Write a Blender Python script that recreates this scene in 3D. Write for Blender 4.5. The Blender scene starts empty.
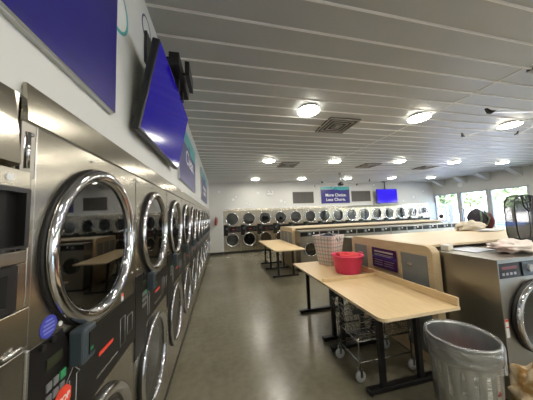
import bpy, bmesh, math, random
from mathutils import Vector, Matrix
random.seed(7)
PI = math.pi
SC = bpy.context.scene
COL = SC.collection

# ------------------------------------------------------------------ materials
MATS = {}
def mat(name, color=(0.5, 0.5, 0.5), rough=0.5, metal=0.0, emit=None, estr=0.0, spec=0.5, alpha=1.0, coat=0.0):
    if name in MATS: return MATS[name]
    m = bpy.data.materials.new(name); m.use_nodes = True
    b = m.node_tree.nodes['Principled BSDF']
    b.inputs['Base Color'].default_value = (*color, 1)
    b.inputs['Roughness'].default_value = rough
    b.inputs['Metallic'].default_value = metal
    b.inputs['Specular IOR Level'].default_value = spec
    b.inputs['Coat Weight'].default_value = coat
    b.inputs['Alpha'].default_value = alpha
    if emit:
        b.inputs['Emission Color'].default_value = (*emit, 1)
        b.inputs['Emission Strength'].default_value = estr
    MATS[name] = m
    return m
def nodes(m): return m.node_tree.nodes, m.node_tree.links, m.node_tree.nodes['Principled BSDF']
def coord(m, scale=(1, 1, 1), kind='Object'):
    N, L, B = nodes(m)
    tc = N.new('ShaderNodeTexCoord'); mp = N.new('ShaderNodeMapping')
    mp.inputs['Scale'].default_value = scale
    L.new(tc.outputs[kind], mp.inputs['Vector'])
    return mp
def noisy(m, c1, c2, scale=5.0, stretch=(1, 1, 1), detail=4, bump=0.0, rough=None, lo=0.3, hi=0.7, kind='Object', bump_scale=None):
    N, L, B = nodes(m)
    mp = coord(m, stretch, kind)
    n = N.new('ShaderNodeTexNoise'); n.inputs['Scale'].default_value = scale; n.inputs['Detail'].default_value = detail
    L.new(mp.outputs[0], n.inputs['Vector'])
    r = N.new('ShaderNodeValToRGB')
    r.color_ramp.elements[0].position = lo; r.color_ramp.elements[1].position = hi
    r.color_ramp.elements[0].color = (*c1, 1); r.color_ramp.elements[1].color = (*c2, 1)
    L.new(n.outputs['Fac'], r.inputs[0]); L.new(r.outputs[0], B.inputs['Base Color'])
    if rough:
        mr = N.new('ShaderNodeMapRange'); mr.inputs['To Min'].default_value = rough[0]; mr.inputs['To Max'].default_value = rough[1]
        L.new(n.outputs['Fac'], mr.inputs['Value']); L.new(mr.outputs[0], B.inputs['Roughness'])
    if bump:
        n2 = n
        if bump_scale:
            n2 = N.new('ShaderNodeTexNoise'); n2.inputs['Scale'].default_value = bump_scale; L.new(mp.outputs[0], n2.inputs['Vector'])
        bp = N.new('ShaderNodeBump'); bp.inputs['Strength'].default_value = bump; bp.inputs['Distance'].default_value = 0.02
        L.new(n2.outputs['Fac'], bp.inputs['Height']); L.new(bp.outputs[0], B.inputs['Normal'])
    return m

steel = noisy(mat('brushed_steel', rough=0.27, metal=1.0), (0.43, 0.405, 0.34), (0.48, 0.45, 0.385), 2.2, (1, 1, 1), 2, bump=0.10, rough=(0.17, 0.25))
def aniso(m, v):
    N, L, B = nodes(m); t = N.new('ShaderNodeTangent'); t.direction_type = 'RADIAL'; t.axis = 'Z'
    B.inputs['Anisotropic'].default_value = v; L.new(t.outputs[0], B.inputs['Tangent'])
aniso(steel, .75)
steel_wash = noisy(mat('washer_steel', rough=0.3, metal=1.0), (0.34, 0.325, 0.29), (0.38, 0.365, 0.33), 2.5, (1, 1, 1), 2, bump=0.15, rough=(0.28, 0.38))
chrome = mat('chrome', (0.62, 0.62, 0.65), 0.07, 1.0)
chrome_soft = mat('satin_chrome', (0.7, 0.7, 0.7), 0.25, 1.0)
black = mat('black_plastic', (0.012, 0.012, 0.013), 0.35)
panel_black = mat('control_black', (0.010, 0.009, 0.009), 0.35, spec=.25)
rubber = mat('rubber', (0.01, 0.01, 0.01), 0.5)
drum_m = mat('drum_steel', (0.035, 0.035, 0.037), 0.5, 0.3)
seal_m = mat('seam_dark', (0.10, 0.09, 0.08), 0.5, 0.5)
blue_grey = mat('reader_blue_grey', (0.045, 0.062, 0.075), 0.4)
white_p = mat('white_print', (0.75, 0.76, 0.76), 0.5)
grey_p = mat('grey_print', (0.35, 0.36, 0.37), 0.4)
red_p = mat('red_print', (0.75, 0.06, 0.03), 0.4)
green_p = mat('green_print', (0.03, 0.25, 0.10), 0.4)
sticker_blue = mat('sticker_blue', (0.05, 0.06, 0.42), 0.35)
lcd = mat('lcd_green', (0.035, 0.04, 0.02), 0.4, spec=.2)
purple = noisy(mat('sign_purple', rough=0.3), (0.014, 0.011, 0.16), (0.017, 0.013, 0.175), 1.5, rough=(0.28, 0.34))
teal = mat('sign_teal', (0.06, 0.38, 0.40), 0.3)
navy = mat('decal_navy', (0.03, 0.04, 0.13), 0.4)
sign_edge = mat('sign_edge', (0.55, 0.56, 0.56), 0.4)
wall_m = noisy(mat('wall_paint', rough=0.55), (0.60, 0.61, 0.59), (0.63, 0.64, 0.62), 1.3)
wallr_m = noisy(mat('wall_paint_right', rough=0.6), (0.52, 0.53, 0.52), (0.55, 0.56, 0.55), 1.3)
baseb_m = mat('base_black', (0.012, 0.012, 0.012), 0.5)
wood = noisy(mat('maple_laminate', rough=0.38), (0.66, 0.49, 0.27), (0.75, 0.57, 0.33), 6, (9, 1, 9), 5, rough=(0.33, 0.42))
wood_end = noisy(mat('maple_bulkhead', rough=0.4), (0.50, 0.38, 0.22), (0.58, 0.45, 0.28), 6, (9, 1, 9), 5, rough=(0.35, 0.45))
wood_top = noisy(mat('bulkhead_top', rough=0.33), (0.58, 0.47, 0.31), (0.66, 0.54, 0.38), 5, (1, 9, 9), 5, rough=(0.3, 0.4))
wood_light = mat('maple_edge', (0.74, 0.60, 0.40), 0.4)
grey_panel = noisy(mat('grey_panel', rough=0.45), (0.17, 0.18, 0.175), (0.19, 0.20, 0.195), 8)
leg_black = mat('powder_black', (0.010, 0.010, 0.011), 0.42)
ceil_m = noisy(mat('ceiling_metal', rough=0.38), (0.40, 0.42, 0.42), (0.44, 0.46, 0.46), 1.1, (1, 1, 1), 3, bump=0.08, rough=(0.33, 0.42))
rib_m = mat('ceiling_rib', (0.80, 0.80, 0.79), 0.3)  # whiter than the sheets: the highlight along the ribs is put into the colour
lamp_rim = mat('lamp_rim', (0.8, 0.8, 0.78), 0.4)
lamp_glow = mat('lamp_glow', (0.9, 0.9, 0.9), 0.5, emit=(1.0, 0.94, 0.82), estr=22.0)
vent_m = mat('vent_grey', (0.34, 0.33, 0.32), 0.5)
vent_dark = mat('vent_dark', (0.06, 0.06, 0.06), 0.8)
grille_m = mat('grille_grey', (0.11, 0.105, 0.095), 0.6)
screen_m = mat('tv_screen_near', (0.004, 0.004, 0.01), 0.14, spec=.2, emit=(0.012, 0.0, 0.48), estr=0.42)
screen_b = mat('tv_screen_far', (0.01, 0.01, 0.02), 0.15, emit=(0.03, 0.005, 1.0), estr=.9)
pink = mat('pink_plastic', (0.80, 0.055, 0.165), 0.35)
pink_d = mat('red_cloth', (0.62, 0.04, 0.05), 0.8)
dark_cloth = noisy(mat('dark_cloth', rough=0.9), (0.012, 0.012, 0.02), (0.04, 0.035, 0.05), 9)
frame_m = mat('window_frame_paint', (0.36, 0.40, 0.47), 0.4)
galv = noisy(mat('galvanised', rough=0.35, metal=0.9), (0.40, 0.42, 0.42), (0.52, 0.54, 0.54), 14, (1, 1, 0.5), 3, rough=(0.28, 0.42))
skin_m = mat('skin', (0.42, 0.25, 0.17), 0.5)
hair_m = mat('hair', (0.015, 0.012, 0.01), 0.6)
shirt_m = mat('shirt', (0.55, 0.58, 0.68), 0.8)
jean_m = mat('jeans', (0.04, 0.05, 0.10), 0.8)
fan_w = mat('fan_blade', (0.62, 0.62, 0.60), 0.3, 0.4)
wire_m = mat('zinc_wire', (0.45, 0.45, 0.44), 0.25, 1.0)
wheel_m = mat('wheel_grey', (0.42, 0.44, 0.45), 0.5)
tan_cloth = noisy(mat('tan_cloth', rough=0.9), (0.50, 0.45, 0.36), (0.66, 0.60, 0.50), 6)
white_cloth = mat('white_cloth', (0.7, 0.71, 0.75), 0.9)
maroon = mat('maroon_cloth', (0.09, 0.02, 0.025), 0.9)
green_cloth = mat('green_cloth', (0.10, 0.16, 0.12), 0.9)

def glass_mat(name, tint=(0.55, 0.6, 0.6), refl_min=0.06, refl_max=0.7, rough=0.02):
    m = bpy.data.materials.new(name); m.use_nodes = True
    N, L = m.node_tree.nodes, m.node_tree.links
    N.remove(N['Principled BSDF'])
    out = N['Material Output']
    tr = N.new('ShaderNodeBsdfTransparent'); tr.inputs[0].default_value = (*tint, 1)
    gl = N.new('ShaderNodeBsdfGlossy'); gl.inputs['Roughness'].default_value = rough; gl.inputs[0].default_value = (1, 1, 1, 1)
    lw = N.new('ShaderNodeFresnel'); lw.inputs['IOR'].default_value = 1.5
    mr = N.new('ShaderNodeMapRange'); mr.inputs['From Min'].default_value = 0.04; mr.inputs['From Max'].default_value = 1.0
    mr.inputs['To Min'].default_value = refl_min; mr.inputs['To Max'].default_value = refl_max
    mx = N.new('ShaderNodeMixShader')
    L.new(lw.outputs[0], mr.inputs['Value']); L.new(mr.outputs[0], mx.inputs[0])
    L.new(tr.outputs[0], mx.inputs[1]); L.new(gl.outputs[0], mx.inputs[2]); L.new(mx.outputs[0], out.inputs['Surface'])
    return m
door_glass = glass_mat('dark_door_glass', (0.24, 0.27, 0.28), 0.10, 0.75)
win_glass = glass_mat('window_glass', (0.95, 0.96, 0.97), 0.04, 0.5)
film_m = glass_mat('plastic_film', (0.93, 0.93, 0.94), 0.14, 0.7, 0.3)
def _film():
    N, L = film_m.node_tree.nodes, film_m.node_tree.links
    out = N['Material Output']; old = out.inputs['Surface'].links[0].from_socket
    d = N.new('ShaderNodeBsdfDiffuse'); d.inputs[0].default_value = (.85, .86, .87, 1)
    tl = N.new('ShaderNodeBsdfTranslucent'); tl.inputs[0].default_value = (.85, .86, .87, 1)
    a = N.new('ShaderNodeMixShader'); L.new(d.outputs[0], a.inputs[1]); L.new(tl.outputs[0], a.inputs[2])
    b = N.new('ShaderNodeMixShader'); b.inputs[0].default_value = .05; L.new(old, b.inputs[1]); L.new(a.outputs[0], b.inputs[2]); L.new(b.outputs[0], out.inputs['Surface'])
    g = [n for n in N if n.type == 'BSDF_GLOSSY'][0]; tc = N.new('ShaderNodeTexCoord'); nt = N.new('ShaderNodeTexNoise'); nt.inputs['Scale'].default_value = 9; nt.inputs['Distortion'].default_value = 1.5
    mp = N.new('ShaderNodeMapping'); mp.inputs['Scale'].default_value = (1, 1, 2.2); L.new(tc.outputs['Object'], mp.inputs[0]); L.new(mp.outputs[0], nt.inputs['Vector'])
    bp = N.new('ShaderNodeBump'); bp.inputs['Strength'].default_value = 1.0; bp.inputs['Distance'].default_value = .03; L.new(nt.outputs['Fac'], bp.inputs['Height'])
    L.new(bp.outputs[0], g.inputs['Normal']); L.new(bp.outputs[0], d.inputs['Normal'])
    mr = [n for n in N if n.type == 'MAP_RANGE'][0]; mr.inputs['To Min'].default_value = .13
_film()
mesh_m = bpy.data.materials.new('hamper_mesh'); mesh_m.use_nodes = True
def _mesh_m():
    N, L = mesh_m.node_tree.nodes, mesh_m.node_tree.links
    b = N['Principled BSDF']; b.inputs['Base Color'].default_value = (0.02, 0.02, 0.025, 1); b.inputs['Roughness'].default_value = 0.8
    tr = N.new('ShaderNodeBsdfTransparent'); mx = N.new('ShaderNodeMixShader'); mx.inputs[0].default_value = 0.72
    L.new(tr.outputs[0], mx.inputs[1]); L.new(b.outputs[0], mx.inputs[2]); L.new(mx.outputs[0], N['Material Output'].inputs['Surface'])
_mesh_m()

floor_m = mat('polished_concrete', rough=0.25)
def _floor():
    N, L, B = nodes(floor_m)
    mp = coord(floor_m)
    a = N.new('ShaderNodeTexNoise'); a.inputs['Scale'].default_value = 0.9; a.inputs['Detail'].default_value = 8; a.inputs['Roughness'].default_value = 0.6
    b = N.new('ShaderNodeTexNoise'); b.inputs['Scale'].default_value = 14; b.inputs['Detail'].default_value = 6
    L.new(mp.outputs[0], a.inputs['Vector']); L.new(mp.outputs[0], b.inputs['Vector'])
    mix = N.new('ShaderNodeMix'); mix.inputs[0].default_value = 0.35
    L.new(a.outputs['Fac'], mix.inputs[2]); L.new(b.outputs['Fac'], mix.inputs[3])
    r = N.new('ShaderNodeValToRGB'); r.color_ramp.elements[0].position = 0.3; r.color_ramp.elements[1].position = 0.7
    r.color_ramp.elements[0].color = (0.135, 0.124, 0.085, 1); r.color_ramp.elements[1].color = (0.235, 0.217, 0.155, 1)
    L.new(mix.outputs[0], r.inputs[0]); L.new(r.outputs[0], B.inputs['Base Color'])
    mr = N.new('ShaderNodeMapRange'); mr.inputs['To Min'].default_value = 0.14; mr.inputs['To Max'].default_value = 0.34
    L.new(a.outputs['Fac'], mr.inputs['Value']); L.new(mr.outputs[0], B.inputs['Roughness'])
_floor()

plaid_m = mat('plaid_fabric', rough=0.9)
def _plaid():
    N, L, B = nodes(plaid_m)
    tc = N.new('ShaderNodeTexCoord'); sp = N.new('ShaderNodeSeparateXYZ'); L.new(tc.outputs['UV'], sp.inputs[0])
    def line(sock, freq, off, width):
        m1 = N.new('ShaderNodeMath'); m1.operation = 'MULTIPLY_ADD'; m1.inputs[1].default_value = freq; m1.inputs[2].default_value = off; L.new(sock, m1.inputs[0])
        m2 = N.new('ShaderNodeMath'); m2.operation = 'FRACT'; L.new(m1.outputs[0], m2.inputs[0])
        m3 = N.new('ShaderNodeMath'); m3.operation = 'LESS_THAN'; m3.inputs[1].default_value = width; L.new(m2.outputs[0], m3.inputs[0])
        return m3.outputs[0]
    cur = None
    base = (0.74, 0.70, 0.64, 1)
    for ax, f, o, w, c in ((0, 3, 0.2, 0.16, (0.60, 0.20, 0.20, 1)), (0, 3, 0.7, 0.18, (0.27, 0.25, 0.25, 1)), (1, 4, 0.1, 0.16, (0.60, 0.20, 0.20, 1)), (1, 4, 0.6, 0.18, (0.27, 0.25, 0.25, 1))):
        mx = N.new('ShaderNodeMix'); mx.data_type = 'RGBA'
        fac = N.new('ShaderNodeMath'); fac.operation = 'MULTIPLY'; fac.inputs[1].default_value = 0.5
        L.new(line(sp.outputs[ax], f, o, w), fac.inputs[0]); L.new(fac.outputs[0], mx.inputs[0])
        if cur is None: mx.inputs[6].default_value = base
        else: L.new(cur, mx.inputs[6])
        mx.inputs[7].default_value = c
        cur = mx.outputs[2]
    L.new(cur, B.inputs['Base Color'])
_plaid()
patterned = mat('mustard_cloth', rough=0.85)
noisy(patterned, (0.30, 0.17, 0.05), (0.62, 0.50, 0.33), 9, (1, 1, 1), 3, lo=0.42, hi=0.58)
leaf_m = noisy(mat('tree_leaves', rough=0.7), (0.24, 0.35, 0.16), (0.42, 0.52, 0.30), 3)
bark_m = mat('bark', (0.14, 0.10, 0.07), 0.9)

# ------------------------------------------------------------------ mesh helpers
class MB:
    def __init__(s): s.bm = bmesh.new()
    def _v(s, p): return s.bm.verts.new(p)
    def box(s, a, b, bev=0.0):
        x0, y0, z0 = a; x1, y1, z1 = b
        r = bmesh.ops.create_cube(s.bm, size=1.0)
        vs = r['verts']
        for v in vs:
            v.co = Vector(((x0+x1)/2 + v.co.x*(x1-x0), (y0+y1)/2 + v.co.y*(y1-y0), (z0+z1)/2 + v.co.z*(z1-z0)))
        if bev > 0:
            es = list({e for v in vs for e in v.link_edges})
            bmesh.ops.bevel(s.bm, geom=es, offset=bev, segments=2, affect='EDGES', profile=0.5)
        return s
    def tube(s, pts, r, seg=8, closed=False):
        pts = [Vector(p) for p in pts]; n = len(pts); rings = []
        rr = r if isinstance(r, (list, tuple)) else [r]*n
        up = None
        for i, p in enumerate(pts):
            if closed: d = (pts[(i+1) % n] - pts[i-1])
            else: d = (pts[min(i+1, n-1)] - pts[max(i-1, 0)])
            d.normalize()
            if up is None:
                up = Vector((0, 0, 1)) if abs(d.z) < 0.9 else Vector((1, 0, 0))
            u = (up - d*up.dot(d))
            if u.length < 1e-4: u = d.orthogonal()
            u.normalize(); up = u
            w = d.cross(u)
            rings.append([s._v(p + (u*math.cos(2*PI*k/seg) + w*math.sin(2*PI*k/seg))*rr[i]) for k in range(seg)])
        m = n if closed else n-1
        for i in range(m):
            A, B = rings[i], rings[(i+1) % n]
            for k in range(seg):
                f = s.bm.faces.new((A[k], A[(k+1) % seg], B[(k+1) % seg], B[k])); f.smooth = True
        if not closed:
            s.bm.faces.new(list(reversed(rings[0]))); s.bm.faces.new(rings[-1])
        return s
    def lathe(s, prof, seg=40, c=(0, 0, 0), axis='z', smooth=True, mod=None):
        """prof: list of (radius, height)"""
        rings = []
        for (r, h) in prof:
            if r < 1e-6:
                rings.append([s._v(s._ax(0, 0, h, c, axis))]); continue
            rings.append([s._v(s._ax((r+(mod(k, r, h) if mod else 0))*math.cos(2*PI*k/seg), (r+(mod(k, r, h) if mod else 0))*math.sin(2*PI*k/seg), h, c, axis)) for k in range(seg)])
        for A, B in zip(rings, rings[1:]):
            for k in range(seg):
                k2 = (k+1) % seg
                if len(A) == 1 and len(B) == 1: continue
                if len(A) == 1: vs = (A[0], B[k2], B[k])
                elif len(B) == 1: vs = (A[k], A[k2], B[0])
                else: vs = (A[k], A[k2], B[k2], B[k])
                f = s.bm.faces.new(vs); f.smooth = smooth
        return s
    def _ax(s, a, b, h, c, axis):
        if axis == 'z': return (c[0]+a, c[1]+b, c[2]+h)
        if axis == 'y': return (c[0]+a, c[1]-h, c[2]+b)      # height goes toward -Y (the front)
        return (c[0]+h, c[1]+a, c[2]+b)
    def disc(s, c, r, axis='y', seg=32, t=0.002):
        s.lathe([(0, t), (r, t), (r, 0)], seg, c, axis, smooth=False); return s
    def ring(s, c, r0, r1, axis='y', seg=40, t=0.002):
        s.lathe([(r0, 0), (r0, t), (r1, t), (r1, 0)], seg, c, axis, smooth=False); return s
    def poly(s, pts, ext):
        """closed polygon extruded by vector ext"""
        A = [s._v(p) for p in pts]; B = [s._v(Vector(p)+Vector(ext)) for p in pts]
        s.bm.faces.new(A); s.bm.faces.new(list(reversed(B)))
        n = len(A)
        for i in range(n): s.bm.faces.new((A[i], B[i], B[(i+1) % n], A[(i+1) % n]))
        return s
    def quad(s, pts):
        s.bm.faces.new([s._v(p) for p in pts]); return s
    def holed(s, x0, x1, z0, z1, c, r, y=0.0, depth=0.03, seg=48):
        """front panel in the XZ plane with a round hole"""
        angs = [2*PI*k/seg for k in range(seg)]
        for X in (x0, x1):
            for Z in (z0, z1): angs.append(math.atan2(Z-c[1], X-c[0]) % (2*PI))
        angs = sorted(set(round(a, 6) for a in angs))
        I, O, D = [], [], []
        for a in angs:
            ca, sa = math.cos(a), math.sin(a)
            t = 1e9
            if ca > 1e-9: t = min(t, (x1-c[0])/ca)
            if ca < -1e-9: t = min(t, (x0-c[0])/ca)
            if sa > 1e-9: t = min(t, (z1-c[1])/sa)
            if sa < -1e-9: t = min(t, (z0-c[1])/sa)
            I.append(s._v((c[0]+r*ca, y, c[1]+r*sa))); D.append(s._v((c[0]+r*ca, y+depth, c[1]+r*sa)))
            O.append(s._v((c[0]+t*ca, y, c[1]+t*sa)))
        n = len(angs)
        for i in range(n):
            j = (i+1) % n
            s.bm.faces.new((I[i], I[j], O[j], O[i])); s.bm.faces.new((D[i], D[j], I[j], I[i]))
        return s
    def mesh(s, name, m):
        bmesh.ops.recalc_face_normals(s.bm, faces=s.bm.faces)
        me = bpy.data.meshes.new(name); s.bm.to_mesh(me); s.bm.free()
        me.materials.append(m); return me
    def build(s, name, m, parent=None, **k):
        o = bpy.data.objects.new(name, s.mesh(name, m)); COL.objects.link(o)
        if parent: o.parent = parent
        return o
def thing(name, label, cat, loc=(0, 0, 0), rz=0.0, group=None):
    o = bpy.data.objects.new(name, None); COL.objects.link(o)
    o.empty_display_size = 0.1
    o.location = loc; o.rotation_euler = (0, 0, rz)
    o['label'] = label; o['category'] = cat
    if group: o['group'] = group
    return o
def tag(o, label, cat, group=None):
    o['label'] = label; o['category'] = cat
    if group: o['group'] = group
    return o
def structure(o): o['kind'] = 'structure'; return o
def copy_tree(o, parent=None):
    c = o.copy(); COL.objects.link(c)
    if parent: c.parent = parent
    for ch in list(o.children): copy_tree(ch, c)
    return c
def dup(root, loc, rz, label, group=None):
    c = copy_tree(root); c.location = loc; c.rotation_euler = (0, 0, rz); c['label'] = label
    if group: c['group'] = group
    return c
def text(name, body, size, m, parent, loc, rot, ext=0.002, bold=0.0, align='LEFT', spacing=1.0, width=None):
    cu = bpy.data.curves.new(name, 'FONT'); cu.body = body; cu.size = size; cu.extrude = ext; cu.offset = bold; cu.align_x = align; cu.space_line = spacing
    cu.resolution_u = 3
    t = bpy.data.objects.new(name, cu); COL.objects.link(t)
    bpy.context.view_layer.update()
    me = bpy.data.meshes.new_from_object(t.evaluated_get(bpy.context.evaluated_depsgraph_get()))
    bpy.data.objects.remove(t)
    me.materials.clear(); me.materials.append(m)
    if width:
        xs = [v.co.x for v in me.vertices]; k = width/(max(xs)-min(xs))
        for v in me.vertices: v.co.x *= k
    o = bpy.data.objects.new(name, me); COL.objects.link(o); o.parent = parent
    o.location = loc; o.rotation_euler = rot
    return o

ORD = ['first', 'second', 'third', 'fourth', 'fifth', 'sixth', 'seventh', 'eighth', 'ninth', 'tenth', 'eleventh', 'twelfth', 'thirteenth', 'fourteenth', 'fifteenth']

# ------------------------------------------------------------------ room shell
XL, XR, YB, YN, ZC = -0.515, 12.0, 9.55, -4.0, 3.20
DW, DH = 0.745, 1.985
YF = 9.45            # back dryer fronts
NB, PB, XB0 = 15, 0.757, 0.10
NL, YL0, PL = 12, 0.642, 0.7385
XB1 = XB0 + NB*PB

structure(MB().box((-1.5, YN-.2, -0.2), (XR+.2, 10.5, 0)).build('floor', floor_m))

# ceiling: flat metal sheets with standing ribs running across the room
cm = MB(); cm.box((-1.5, YN-.2, ZC+0.012), (XR+.2, 10.5, ZC+0.15))
c_o = structure(cm.build('ceiling', ceil_m))
rb = MB(); y = 0.038 - 15*0.2553
k = 0
while y < YB-0.02:
    rb.poly([(XL, y-0.009, ZC+.014), (XL, y-0.005, ZC-.002), (XL, y+0.005, ZC-.002), (XL, y+0.009, ZC+.014)], (XR-XL, 0, 0))
    y += 0.2553
rb.box((3.492, YN, ZC+.004), (3.510, YB, ZC+.014))
rb.build('ceiling_rib', rib_m, c_o)

wl = MB()
wl.box((XL-.1, YN, DH-.036), (XL, 10.5, ZC+.02))               # bulkhead above the machines
wl.box((-1.5, YN, 0), (-1.4, 10.5, DH+.1))                     # wall behind the machines
wl.box((-1.4, YL0+NL*PL+.006, 0), (-0.5, YB, DH+.05))           # filler past the last dryer
wl.box((-1.4, YN, 0), (-0.5, -0.3, DH+.05))
structure(wl.build('wall_left', wall_m))
wb = MB()
wb.box((-0.7, YB, DH+.012), (XR, YB+.1, ZC+.02))
wb.box((-0.5, YF+.03, 0), (XB0-.012, YB+.1, DH+.03))
wb.box((XB1+.01, YF+.03, 0), (XR, YB+.1, DH+.03))
wb.box((-0.5, 10.4, 0), (XR, 10.5, DH+.1))
structure(wb.build('wall_back', wall_m))
bb = MB(); bb.box((-0.5, YF+.015, 0), (XB0-.012, YF+.03, .1)); structure(bb.build('baseboard_back', baseb_m))
wn = MB(); wn.box((-1.5, YN-.1, 0), (XR+.1, YN, ZC+.02)); structure(wn.build('wall_near', wall_m))

# right wall with storefront windows
HEAD, SILL = 2.43, 0.45
wins = [(8.29, 9.47), (7.08, 8.19), (5.76, 6.98), (3.6, 5.1), (2.0, 3.5), (0.4, 1.9), (-1.6, -0.1), (-3.2, -1.7)]
wr = MB()
wr.box((XR, YN, HEAD), (XR+.12, 10.5, ZC+.02)); wr.box((XR, YN, 0), (XR+.12, 10.5, SILL))
edges = sorted([YN] + [v for w in wins for v in w] + [10.5])
for a, b in zip(edges[0::2], edges[1::2]): wr.box((XR, a, SILL), (XR+.12, b, HEAD))
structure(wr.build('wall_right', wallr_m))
for i, (a, b) in enumerate(wins):
    fr = MB()
    for p, q in (((XR-.02, a-.02, SILL-.02), (XR+.1, a+.04, HEAD+.02)), ((XR-.02, b-.04, SILL-.02), (XR+.1, b+.02, HEAD+.02)),
                 ((XR-.018, a+.04, HEAD-.04), (XR+.098, b-.04, HEAD+.018)), ((XR-.018, a+.04, SILL-.018), (XR+.098, b-.04, SILL+.05))): fr.box(p, q)
    w = structure(fr.build('window_%d' % (i+1), frame_m))
    MB().box((XR+.05, a+.03, SILL+.03), (XR+.056, b-.03, HEAD-.03)).build('pane', win_glass, w)
# haunches between ceiling and right wall
for i, yy in enumerate((8.95, 7.9, 7.0, 5.95, 5.15, 4.2, 3.2)):
    structure(MB().poly([(XR, yy-.09, ZC+.005), (XR-.75, yy-.09, ZC+.005), (XR-.7, yy-.09, ZC-.05), (XR, yy-.09, ZC-.36)], (0, .18, 0)).build('trim_%d' % (i+1), wallr_m))

# ------------------------------------------------------------------ stacked dryers
def door_parts(parent, cx, cz, r, proud=0.027, drum=0.34, handle_side=1):
    """round porthole door: chrome ring, black gasket behind it, bowl glass"""
    d = MB(); k = r/0.275
    d.lathe([(r-.046*k, proud*.30), (r-.045*k, proud*.60), (r-.038*k, proud*.85), (r-.026*k, proud*1.1), (r-.013*k, proud*1.12), (r-.003*k, proud*.9), (r, proud*.62), (r-.006, proud*.45), (r-.03*k, proud*.38)], 56, (cx, 0, cz), 'y')
    do = d.build('door', chrome, parent)
    g = MB(); g.lathe([(r-.03*k, -.03), (r-.02*k, 0.0), (r+.003, 0.0), (r+.002, proud*.28), (r-.006, proud*.46), (r-.028*k, proud*.42), (r-.042*k, proud*.3), (r-.052*k, proud*.1), (r-.056*k, -.03)], 56, (cx, 0, cz), 'y')
    g.build('door_gasket', rubber, do)
    gl = MB(); R = r-.044*k
    gl.lathe([(R, proud*.30), (R*.75, proud*.34), (R*.4, proud*.37), (0, proud*.38)], 40, (cx, 0, cz), 'y')
    gl.build('door_glass', door_glass, do)
    h = MB(); hx = cx + handle_side*(r-.02*k)
    h.box((hx-.012, -proud*1.2, cz-.03), (hx+.010, -proud*.85, cz+.03), .004)
    h.build('door_latch', chrome_soft, do)
    dm = MB(); dm.lathe([(r-.055*k, -.03), (r-.03*k, -.05), (r-.02*k, -drum), (0, -drum-.02)], 40, (cx, 0, cz), 'y')
    dm.build('drum', drum_m, parent)
    return do

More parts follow.
